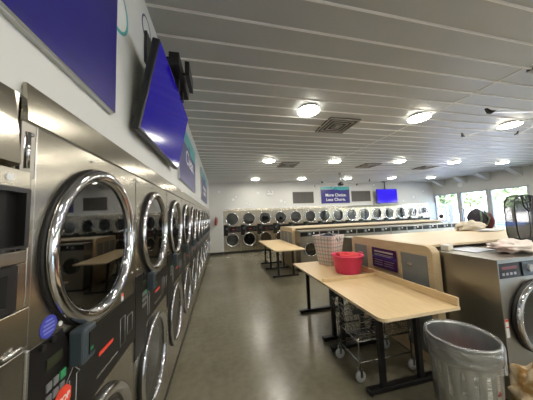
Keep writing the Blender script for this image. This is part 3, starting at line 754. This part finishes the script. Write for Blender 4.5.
# plaid hamper
t = thing('laundry_hamper', 'tall plaid fabric laundry hamper on the folding table', 'hamper', (1.765, 3.245, TT), math.radians(28))
def tapered(b0, b1, h, thick=.006):
    bm = bmesh.new(); uv = bm.loops.layers.uv.new('UVMap')
    nz = 10; nx = 8
    from mathutils import noise
    def pt(side, u, v, off=0):
        s = (b0+(b1-b0)*v)/2-off
        q = [(-1+2*u, -1), (1, -1+2*u), (1-2*u, 1), (-1, 1-2*u)][side]
        x, y = q[0]*s, q[1]*s
        bulge = .012*math.sin(PI*u)*math.sin(PI*v)
        nn = [(0, -1), (1, 0), (0, 1), (-1, 0)][side]
        return Vector((x+nn[0]*bulge, y+nn[1]*bulge, v*h))
    for side in range(4):
        for off in (0, thick):
            for i in range(nx):
                for j in range(nz):
                    vs = [bm.verts.new(pt(side, a/nx, b/nz, off)) for a, b in ((i, j), (i+1, j), (i+1, j+1), (i, j+1))]
                    f = bm.faces.new(vs if off == 0 else vs[::-1]); f.smooth = True
                    uvs = [(a/nx, b/nz) for a, b in ((i, j), (i+1, j), (i+1, j+1), (i, j+1))]
                    if off: uvs = uvs[::-1]
                    for l, q in zip(f.loops, uvs): l[uv].uv = q
    bmesh.ops.remove_doubles(bm, verts=bm.verts, dist=1e-5)
    return bm
me = bpy.data.meshes.new('fabric_body'); bm = tapered(.25, .375, .475); bm.to_mesh(me); bm.free(); me.materials.append(plaid_m)
o = bpy.data.objects.new('fabric_body', me); COL.objects.link(o); o.parent = t
MB().box((-.118, -.118, .001), (.118, .118, .012)).build('base', black, t)
hh = .1875
MB().tube([(-hh, -hh, .475), (hh, -hh, .475), (hh, hh, .475), (-hh, hh, .475)], .006, 6, True).build('rim_piping', white_cloth, t)
for s in (-1, 1): MB().tube([(s*.05, -hh, .45), (s*.045, -hh-.012, .40), (0, -hh-.014, .385), (-s*.045, -hh-.012, .40), (-s*.05, -hh, .45)], .005, 6).build('handle', black, t) if s == 1 else None
o = blob('dark_clothes', dark_cloth, None, (1.765, 3.245, TT+.43), (.125, .125, .075), 8, .45); tag(o, 'dark clothes heaped in the top of the plaid hamper', 'clothes')

# ------------------------------------------------------------------ wire laundry carts
def wire_cart(label, loc, rz, pole=False):
    """origin floor centre; length x .62, width y .36"""
    t = thing('laundry_cart', label, 'cart', loc, rz); a, b = .30, .175
    f = MB(); z0 = .125
    ring = [(-a, -b, .17), (a, -b, .17), (a, b, .17), (-a, b, .17)]
    f.tube(ring, .008, 8, True)
    for x, y in ((-a, -b), (a, -b), (a, b), (-a, b)): f.tube([(x, y, .12), (x, y, .36), (x*1.02, y*1.02, .40)], .008, 8)
    f.tube([(-a, -b, .36), (a, -b, .36), (a, b, .36), (-a, b, .36)], .007, 8, True)
    f.build('frame', wire_m, t)
    bk = MB()
    for k in range(6):
        z = .37+.058*k; s = 1+.04*k
        bk.tube([(-a*s, -b*s, z), (a*s, -b*s, z), (a*s, b*s, z), (-a*s, b*s, z)], .0035 if k < 5 else .007, 6, True)
    n = 12
    for i in range(n+1):
        x = -a+2*a*i/n
        for s in (-1, 1): bk.tube([(x, s*b, .37), (x*1.2, s*b*1.2, .66)], .0026, 5)
        bk.tube([(x, -b, .37), (x, b, .37)], .0026, 5)
    for i in range(1, 6):
        y = -b+2*b*i/6
        for s in (-1, 1): bk.tube([(s*a, y, .37), (s*a*1.2, y*1.2, .66)], .0026, 5)
        bk.tube([(-a, y, .37), (a, y, .37)], .0026, 5)
    bk.build('basket', wire_m, t)
    for s in (-1, 1): MB().box((-a*1.22, s*b*1.215-.003, .64), (a*1.22, s*b*1.215+.003, .68), .002).build('bumper', mat('bumper_slate', (.05, .06, .07), .5), t)
    for x, y in ((-a, -b), (a, -b), (a, b), (-a, b)):
        w = MB(); w.lathe([(0, -.014), (.042, -.014), (.05, -.008), (.05, .008), (.042, .014), (0, .014)], 24, (x, y, .05), 'y'); wo = w.build('caster', wheel_m, t)
        fk = MB(); fk.box((x-.012, y-.022, .05), (x+.012, y-.0165, .115)); fk.box((x-.012, y+.0165, .05), (x+.012, y+.022, .115)); fk.box((x-.018, y-.022, .108), (x+.018, y+.022, .122)); fk.build('caster_fork', chrome_soft, wo)
    if pole:
        MB().tube([(-a, 0, .17), (-a, 0, 1.62)], .010, 8).build('rail_post', wire_m, t)
        MB().tube([(-a-.10, 0, 1.62), (-a+.10, 0, 1.62)], .010, 8).build('hanging_rail', wire_m, t)
    return t
wire_cart('wire laundry cart on grey casters parked under the near folding table', (1.565, 2.04, 0), 0)
wire_cart('laundry cart behind the near island, only its thin hanging pole showing', (6.11, 3.92, 0), 0, True)

# ------------------------------------------------------------------ trash can with liner
TC = (1.665, 1.235)
ZT = 1.03
t = thing('trash_can', 'ribbed galvanised steel trash can beside the near folding table', 'trash can', (TC[0], TC[1], 0))
t.scale = (.965, .965, 1.03); can = MB(); N = 108
def rib(k, r, h): return (.0045 if (k % 6) in (0, 1, 2) else -.002) if .08 < h < .54 else 0
can.lathe([(0, .012), (.160, .012), (.166, 0), (.172, .01), (.174, .075), (.175, .085), (.198, .53), (.199, .545), (.203, .56), (.208, .575), (.203, .59), (.205, .61), (.210, .625), (.206, .64), (.207, .665), (.213, .672), (.213, .68), (.203, .68), (.200, .665), (.197, .55), (.170, .03), (0, .02)], N, mod=rib)
can.build('body', galv, t)
from mathutils import noise
ln = MB(); S = 96
prof = [(.190, .35), (.199, .60), (.203, .686), (.210, .690), (.2175, .684), (.2185, .66), (.219, .62), (.2165, .585), (.216, .55)]
rings = []
for j, (r, h) in enumerate(prof):
    R_ = []
    for k in range(S):
        a = 2*PI*k/S; out = 0; dz = 0
        if j >= 5:
            out = .006*(1+noise.noise(Vector((math.cos(a)*4, math.sin(a)*4, h*22))))
            out += .003*math.sin(3*a+h*90)
            dz = .028*noise.noise(Vector((math.cos(a)*2, math.sin(a)*2, 5)))*(j-4)/4
        if j == 0: r2 = r
        R_.append(ln._v(((r+max(out, 0))*math.cos(a), (r+max(out, 0))*math.sin(a), (h+dz))))
    rings.append(R_)
for A, B in zip(rings, rings[1:]):
    for k in range(S):
        f = ln.bm.faces.new((A[k], A[(k+1) % S], B[(k+1) % S], B[k])); f.smooth = True
o = ln.build('bin_liner', film_m); o.location = (TC[0], TC[1], 0); o.scale = (.965, .965, 1.03); tag(o, 'clear crinkled plastic liner folded over the trash can rim', 'bin liner')
o = blob('trash', mat('trash_red', (.20, .06, .055), .8), None, (TC[0], TC[1], .43), (.145, .145, .075), 5, .5); tag(o, 'reddish rubbish lying inside the galvanised trash can', 'rubbish')

# ------------------------------------------------------------------ things on the near island
bag_m = noisy(mat('pink_white_bag', rough=.45), (.70, .42, .38), (.82, .74, .70), 5, lo=.35, hi=.55)
o = blob('laundry_bag', bag_m, None, (2.75, 1.48, 1.222), (.21, .13, .058), 12, .45); tag(o, 'pale pink plastic laundry bag lying flat on the large washer', 'bag')
o = MB().box((-.17, -.12, 0), (.17, .12, .008), .002).build('magazine', mat('paper_blue', (.55, .60, .70), .3)); o.location = (2.56, 1.70, 1.166); o.rotation_euler = (0, 0, .1); tag(o, 'pale blue folded magazine on the large washer top', 'magazine')
t = thing('paper_box', 'small white paper box at the back of the large washer', 'box', (2.34, 1.86, 1.166), .2)
t.location = (2.36, 1.79, 1.166)
MB().box((-.05, -.035, 0), (.05, .035, .05), .003).build('carton', mat('cream_card', (.70, .66, .55), .5), t)
MB().box((-.052, -.037, .0502), (.052, .037, .056), .002).build('lid', white_p, t)

# pop-up mesh hamper: two arched wire panels
def popup(label, loc, rz):
    t = thing('mesh_hamper', label, 'hamper', loc, rz); w, h, d = .40, .56, .09; R = .15
    def arch(w, h, y):
        pts = []
        for (cx_, cz_, a0) in ((w/2-R, R, -90), (w/2-R, h-R, 0), (-w/2+R, h-R, 90), (-w/2+R, R, 180)):
            for k in range(6):
                a = math.radians(a0+90*k/5); pts.append((cx_+R*math.cos(a), y, cz_+R*math.sin(a)))
        return pts
    for y in (-d/2, d/2): 
        f = MB(); f.tube(arch(w, h, y), .0065, 8, True); f.build('wire_frame', black, t)
        f = MB(); P = arch(w-.01, h-.01, y); f.bm.faces.new([f._v((p[0], p[1], p[2]+.005)) for p in P]); f.build('mesh_panel', mesh_m, t)
    A0, A1 = arch(w, h, -d/2), arch(w, h, d/2); f = MB()
    for i in range(len(A0)):
        j = (i+1) % len(A0); f.quad([A0[i], A0[j], A1[j], A1[i]])
    f.build('gusset', mesh_m, t)
    for y in (-d/2-.006,):
        MB().tube([(-.07, y, h-.02), (-.06, y, h-.13), (0, y, h-.19), (.06, y, h-.13), (.07, y, h-.02)], .007, 8).tube([(-.068, y, h-.09), (0, y, h-.10), (.068, y, h-.09)], .007, 8).build('carry_handle', black, t)
    return t
popup('black mesh pop up hamper standing on the washers of the near island', (3.46, 1.74, 1.173), 0)
popup('second black mesh pop up hamper at the right edge of the near island', (3.90, 1.70, 1.173), 0)

# pile of clothes + dark backpack on counter
CT = 1.225
o = blob('clothes_pile', tan_cloth, None, (4.25, 2.80, CT+.055), (.26, .15, .105), 21, .3); tag(o, 'tan pile of clothes on the counter, in front of the dark backpack', 'clothes')
o = blob('white_sheet', white_cloth, None, (4.25, 2.52, CT+.014), (.26, .09, .022), 23, .3); tag(o, 'folded white cloth lying before the tan clothes pile', 'cloth')
t = thing('backpack', 'dark slumped backpack behind the tan clothes pile on the counter', 'backpack', (4.70, 2.94, CT), -.1)
o = blob('bag_body', dark_cloth, t, (-.05, 0, .17), (.165, .11, .185), 31, .12)
o = blob('side_pocket', maroon, t, (.13, -.03, .13), (.075, .10, .16), 33, .15)
MB().tube([(-.10, -.09, .06), (-.11, -.125, .18), (-.07, -.09, .32)], .014, 8).build('strap', green_cloth, t)
MB().tube([(.03, -.085, .05), (.045, -.135, .18), (.02, -.08, .33)], .014, 8).build('strap', green_cloth, t)
MB().tube([(-.09, 0, .345), (-.06, 0, .375), (-.02, 0, .375), (.0, 0, .345)], .008, 8).build('top_handle', black, t)

# fabric bag on floor bottom right
o = blob('laundry_sack', patterned, None, (2.12, 1.02, .255), (.185, .20, .26), 41, .28, sub=5, freq=2.6); tag(o, 'mustard patterned laundry sack on the floor before the large washer', 'bag')

# ------------------------------------------------------------------ seated person by the window
def skin_body(name, joints, edges, m, parent, lv=2):
    me = bpy.data.meshes.new(name); me.from_pydata([j[0] for j in joints], edges, []); me.materials.append(m)
    o = bpy.data.objects.new(name, me); COL.objects.link(o)
    if parent: o.parent = parent
    md = o.modifiers.new('skin', 'SKIN'); md.use_smooth_shade = True
    for v, j in zip(me.skin_vertices[0].data, joints): v.radius = (j[1], j[1]) if not isinstance(j[1], tuple) else j[1]; 
    me.skin_vertices[0].data[0].use_root = True
    s = o.modifiers.new('sub', 'SUBSURF'); s.levels = lv; s.render_levels = lv
    return o
def person():
    t = thing('person', 'person with dark hair and pale shirt sitting by the corner window', 'person', (11.0, 8.45, 0), math.radians(200))
    J = [((0, 0, .50), (.15, .12)), ((0, .01, .66), (.135, .10)), ((0, .02, .84), (.15, .11)), ((0, .03, .98), (.12, .085)), ((0, .02, 1.06), .055), ((0, 0, 1.13), .055),
         ((-.18, .03, .97), .06), ((-.23, -.02, .74), .045), ((-.19, -.22, .62), .035),
         ((.18, .03, .97), .06), ((.23, -.02, .74), .045), ((.19, -.22, .62), .035),
         ((-.10, -.06, .49), .09), ((-.12, -.44, .48), .065), ((-.12, -.46, .10), .045), ((-.12, -.56, .04), .035),
         ((.10, -.06, .49), .09), ((.12, -.44, .48), .065), ((.12, -.46, .10), .045), ((.12, -.56, .04), .035)]
    E_ = [(0, 1), (1, 2), (2, 3), (3, 4), (4, 5), (3, 6), (6, 7), (7, 8), (3, 9), (9, 10), (10, 11), (0, 12), (12, 13), (13, 14), (14, 15), (0, 16), (16, 17), (17, 18), (18, 19)]
    body = skin_body('body', J, E_, skin_m, t)
    # head with nose, ears, joined as parts of the person
    hd = MB(); bmesh.ops.create_icosphere(hd.bm, subdivisions=4, radius=1)
    for v in hd.bm.verts:
        x, y, z = v.co
        jaw = 1-.25*max(0, -z)
        v.co = Vector((x*.075*jaw, y*.095*jaw-.008*max(0, -z), z*.118))
        if y < -.75 and abs(x) < .22 and -.35 < z < .12: v.co.y -= .02*(1-abs(x)/.22)
        if y < -.7 and abs(abs(x)-.35) < .16 and .0 < z < .22: v.co.y += .007
        if abs(x) > .93 and abs(z+.05) < .25 and y > -.2: v.co.x *= 1.12
    for v in hd.bm.verts: v.co += Vector((0, -.015, 1.245))
    for f in hd.bm.faces: f.smooth = True
    hd.build('head', skin_m, t)
    hr = MB(); bmesh.ops.create_icosphere(hr.bm, subdivisions=4, radius=1)
    dele = [v for v in hr.bm.verts if (v.co.y < -.35 and v.co.z < .42) or v.co.z < -.75]
    bmesh.ops.delete(hr.bm, geom=dele, context='VERTS')
    for v in hr.bm.verts: v.co = Vector((v.co.x*.088, v.co.y*.108, v.co.z*.130))+Vector((0, -.008, 1.252))
    for f in hr.bm.faces: f.smooth = True
    hr.build('hair', hair_m, t)
    JS = [((0, 0, .52), (.165, .14)), ((0, .01, .66), (.15, .115)), ((0, .02, .84), (.165, .125)), ((0, .03, .985), (.12, .095)), ((-.19, .03, .97), .075), ((-.235, -.01, .78), .06), ((.19, .03, .97), .075), ((.235, -.01, .78), .06)]
    skin_body('shirt', JS, [(0, 1), (1, 2), (2, 3), (3, 4), (4, 5), (3, 6), (6, 7)], shirt_m, t)
    JT = [((0, 0, .49), (.16, .135)), ((-.10, -.06, .49), .10), ((-.12, -.44, .48), .078), ((-.12, -.46, .14), .06), ((.10, -.06, .49), .10), ((.12, -.44, .48), .078), ((.12, -.46, .14), .06)]
    skin_body('trousers', JT, [(0, 1), (1, 2), (2, 3), (0, 4), (4, 5), (5, 6)], jean_m, t)
    for s in (-1, 1):   # hands resting on thighs: palm and five fingers
        hb = MB(); bx = s*.185
        hb.box((bx-.035, -.31, .565), (bx+.035, -.22, .592), .01)
        for i in range(4):
            fx = bx-.027+i*.018; ln_ = (.060, .072, .075, .062)[i if s > 0 else 3-i]
            hb.tube([(fx, -.305, .58), (fx, -.305-ln_*.55, .578), (fx, -.305-ln_, .562)], [.008, .0075, .006], 8)
        hb.tube([(bx-s*.03, -.235, .578), (bx-s*.055, -.27, .572), (bx-s*.06, -.30, .565)], [.010, .009, .007], 8)
        hb.build('hand', skin_m, t)
        MB().box((s*.12-.045, -.66, 0), (s*.12+.045, -.41, .075), .02).build('shoe', black, t)
person()
t = thing('bench', 'plain grey bench by the corner window under the seated person', 'bench', (11.02, 8.48, 0), math.radians(200))
MB().box((-.45, -.22, .36), (.45, .24, .40), .01).build('seat', grey_panel, t)
for sx in (-.38, .38):
    for sy in (-.17, .19): MB().box((sx-.02, sy-.02, 0), (sx+.02, sy+.02, .36)).build('leg', leg_black, t)

# ------------------------------------------------------------------ outside
gm = noisy(mat('asphalt', rough=.9), (.32, .32, .31), (.40, .40, .39), 3)
structure(MB().box((XR+.2, -20, -.22), (60, 45, -.06)).build('ground', gm))
def tree(x, y, h, r, seed, label):
    t = thing('tree', label, 'tree', (x, y, -.06), 0, 'trees outside the windows'); rnd = random.Random(seed)
    MB().tube([(0, 0, 0), (.05, .05, h*.35), (0, .1, h*.75)], [.08, .06, .03], 10).build('trunk', bark_m, t)
    c = MB()
    for i in range(1500):
        u = Vector((rnd.gauss(0, 1), rnd.gauss(0, 1), rnd.gauss(0, 1))).normalized()
        n_ = 1+.35*noise.noise(u*2+Vector((seed, 0, 0)))
        p = Vector((u.x*r*n_, u.y*r*n_, u.z*r*.85*n_))*(rnd.random()**.3)+Vector((0, 0, h*.68))
        a = Vector((rnd.gauss(0, 1), rnd.gauss(0, 1), rnd.gauss(0, 1))).normalized()*.17; b = a.orthogonal().normalized()*.12
        c.quad([p-a, p-b, p+a, p+b])
    c.build('foliage', leaf_m, t)
tree(18.5, 9.7, 4.7, 1.9, 1, 'green tree seen through the right hand window pane')
tree(25, 16.2, 4.8, 1.5, 2, 'tree outside the middle of the three visible windows')
tree(18.5, 14.6, 4.4, 1.5, 3, 'tree outside the corner window pane')
tree(19, 4.6, 5.4, 1.9, 4, 'tree outside beyond the right window column')
tree(22, 1.5, 6.0, 2.2, 5, 'tree outside, out of view to the right')
def car(x, y, rz, m, label):
    t = thing('car', label, 'car', (x, y, -.06), rz)
    side = [(-2.1, .35), (-2.15, .62), (-2.0, .80), (-1.1, .92), (-.55, 1.38), (.75, 1.42), (1.5, .95), (2.05, .86), (2.15, .60), (2.1, .35)]
    b = MB(); b.poly([(p[0], -.82, p[1]) for p in side], (0, 1.64, 0)); 
    bmesh.ops.bevel(b.bm, geom=b.bm.edges[:], offset=.05, segments=2, affect='EDGES'); b.build('body', m, t)
    g = MB()
    for s in (-.835, .825): g.poly([(-.95, s, .95), (-.50, s, 1.32), (.70, s, 1.35), (1.30, s, .97)], (0, .01, 0))
    g.build('side_windows', black, t)
    for sx in (-1.3, 1.35):
        for sy in (-.8, .8): MB().lathe([(0, -.1), (.2, -.1), (.32, -.08), (.32, .08), (.2, .1), (0, .1)], 24, (sx, sy, .32), 'y').build('wheel', rubber, t)
t = thing('outdoor_bench', 'bright blue slatted bench outside the right hand window pane', 'bench', (13.1, 7.5, -.06), 0)
bl = mat('bench_blue', (.02, .22, .75), .35)
for z in (.66, .76, .86): MB().box((.30, -1.1, z), (.33, 1.1, z+.08), .006).build('back_slat', bl, t)
for x in (-.15, 0, .15): MB().box((x-.06, -1.1, .45), (x+.06, 1.1, .48), .006).build('seat_slat', bl, t)
for y_ in (-.9, .9): MB().box((-.18, y_-.03, 0), (.22, y_+.03, .449), .004).box((.22, y_-.03, 0), (.2995, y_+.03, .94), .004).build('leg', leg_black, t)
car(15.6, 12.9, PI/2, mat('car_white', (.6, .62, .66), .25, coat=.5), 'pale car parked outside the corner window')
for i, (bx_, by_, c_) in enumerate(((13.9, 10.25, (.03, .05, .40)), (13.9, 11.3, (.03, .10, .45)))):
    t = thing('sidewalk_banner', ['dark blue banner outside the corner window beside the mullion', 'blue banner outside behind the seated person'][i], 'banner', (bx_, by_, -.06))
    MB().tube([(0, 0, 0), (0, 0, 2.0)], .02, 8).build('pole', chrome_soft, t)
    MB().box((.021, -.25+.0, .5), (.035, .25, 1.95), .003).build('banner_cloth', mat('banner_%s' % 'ab'[i], c_, .6), t)
bt = thing('building', 'pale low building across the street outside', 'building', (34, 8, -.06))
MB().box((-1, -20, 0), (6, 26, 3.6)).build('walls', mat('render_pale', (.75, .74, .70), .8), bt)
MB().box((-1.3, -20.3, 3.6), (6.3, 26.3, 3.9)).build('roof', mat('roof_grey', (.4, .4, .4), .8), bt)
wm = MB()
for k in range(12): wm.box((-1.05, -18+k*3.6, 1.1), (-.99, -16+k*3.6, 2.5))
wm.build('windows', mat('far_glass', (.08, .10, .12), .1), bt)

# ------------------------------------------------------------------ world, daylight
w = bpy.data.worlds.new('sky'); SC.world = w; w.use_nodes = True
N, L = w.node_tree.nodes, w.node_tree.links
sky = N.new('ShaderNodeTexSky'); sky.sky_type = 'NISHITA'; sky.sun_elevation = math.radians(48); sky.sun_rotation = math.radians(-70); sky.sun_disc = False; sky.air_density = 1.2; sky.dust_density = 3
bgn = N['Background']; L.new(sky.outputs[0], bgn.inputs['Color']); bgn.inputs['Strength'].default_value = 4.2
S = bpy.data.lights.new('sun', 'SUN'); S.energy = 9.0; S.angle = .02; S.color = (1, .96, .9)
so = bpy.data.objects.new('sun', S); COL.objects.link(so); so.rotation_euler = (math.radians(38), math.radians(-18), 0)
for i, (a, b) in enumerate(wins):           # portals guide the sky light through the windows
    A = bpy.data.lights.new('window_portal', 'AREA'); A.shape = 'RECTANGLE'; A.size = HEAD-SILL; A.size_y = b-a; A.cycles.is_portal = True
    ao = bpy.data.objects.new('window_portal', A); COL.objects.link(ao); ao.location = (XR+.13, (a+b)/2, (HEAD+SILL)/2); ao.rotation_euler = (0, PI/2, 0)

# ------------------------------------------------------------------ camera
Rm = Matrix(((0.976, 0.021, -0.216), (-0.214, -0.085, -0.973), (-0.038, 0.996, -0.078)))
def cam_rot():
    cx, cy, f, roll = 266.5, 200., 207., math.radians(2.2)
    Y = Vector((221-cx, -(218-cy), -f)).normalized(); h = Vector((math.cos(roll), math.sin(roll), 0))
    n = h.cross(Y).normalized()
    if n.y < 0: n = -n
    X = Y.cross(n)
    return Matrix((X, Y, n))
cam = bpy.data.cameras.new('camera'); co = bpy.data.objects.new('camera', cam); COL.objects.link(co)
cam.sensor_fit = 'HORIZONTAL'; cam.sensor_width = 36; cam.lens = 207*36/533; cam.clip_start = .02; cam.clip_end = 300
co.matrix_world = Matrix.Translation((0, 0, 1.6)) @ cam_rot().to_4x4()
SC.camera = co
SC.view_settings.view_transform = 'Standard'; SC.view_settings.look = 'None'; SC.view_settings.gamma = 1; SC.view_settings.use_curve_mapping = False
SC.view_settings.exposure = 0.0
SC.cycles.use_denoising = True
SC.cycles.max_bounces = 8; SC.cycles.transparent_max_bounces = 16
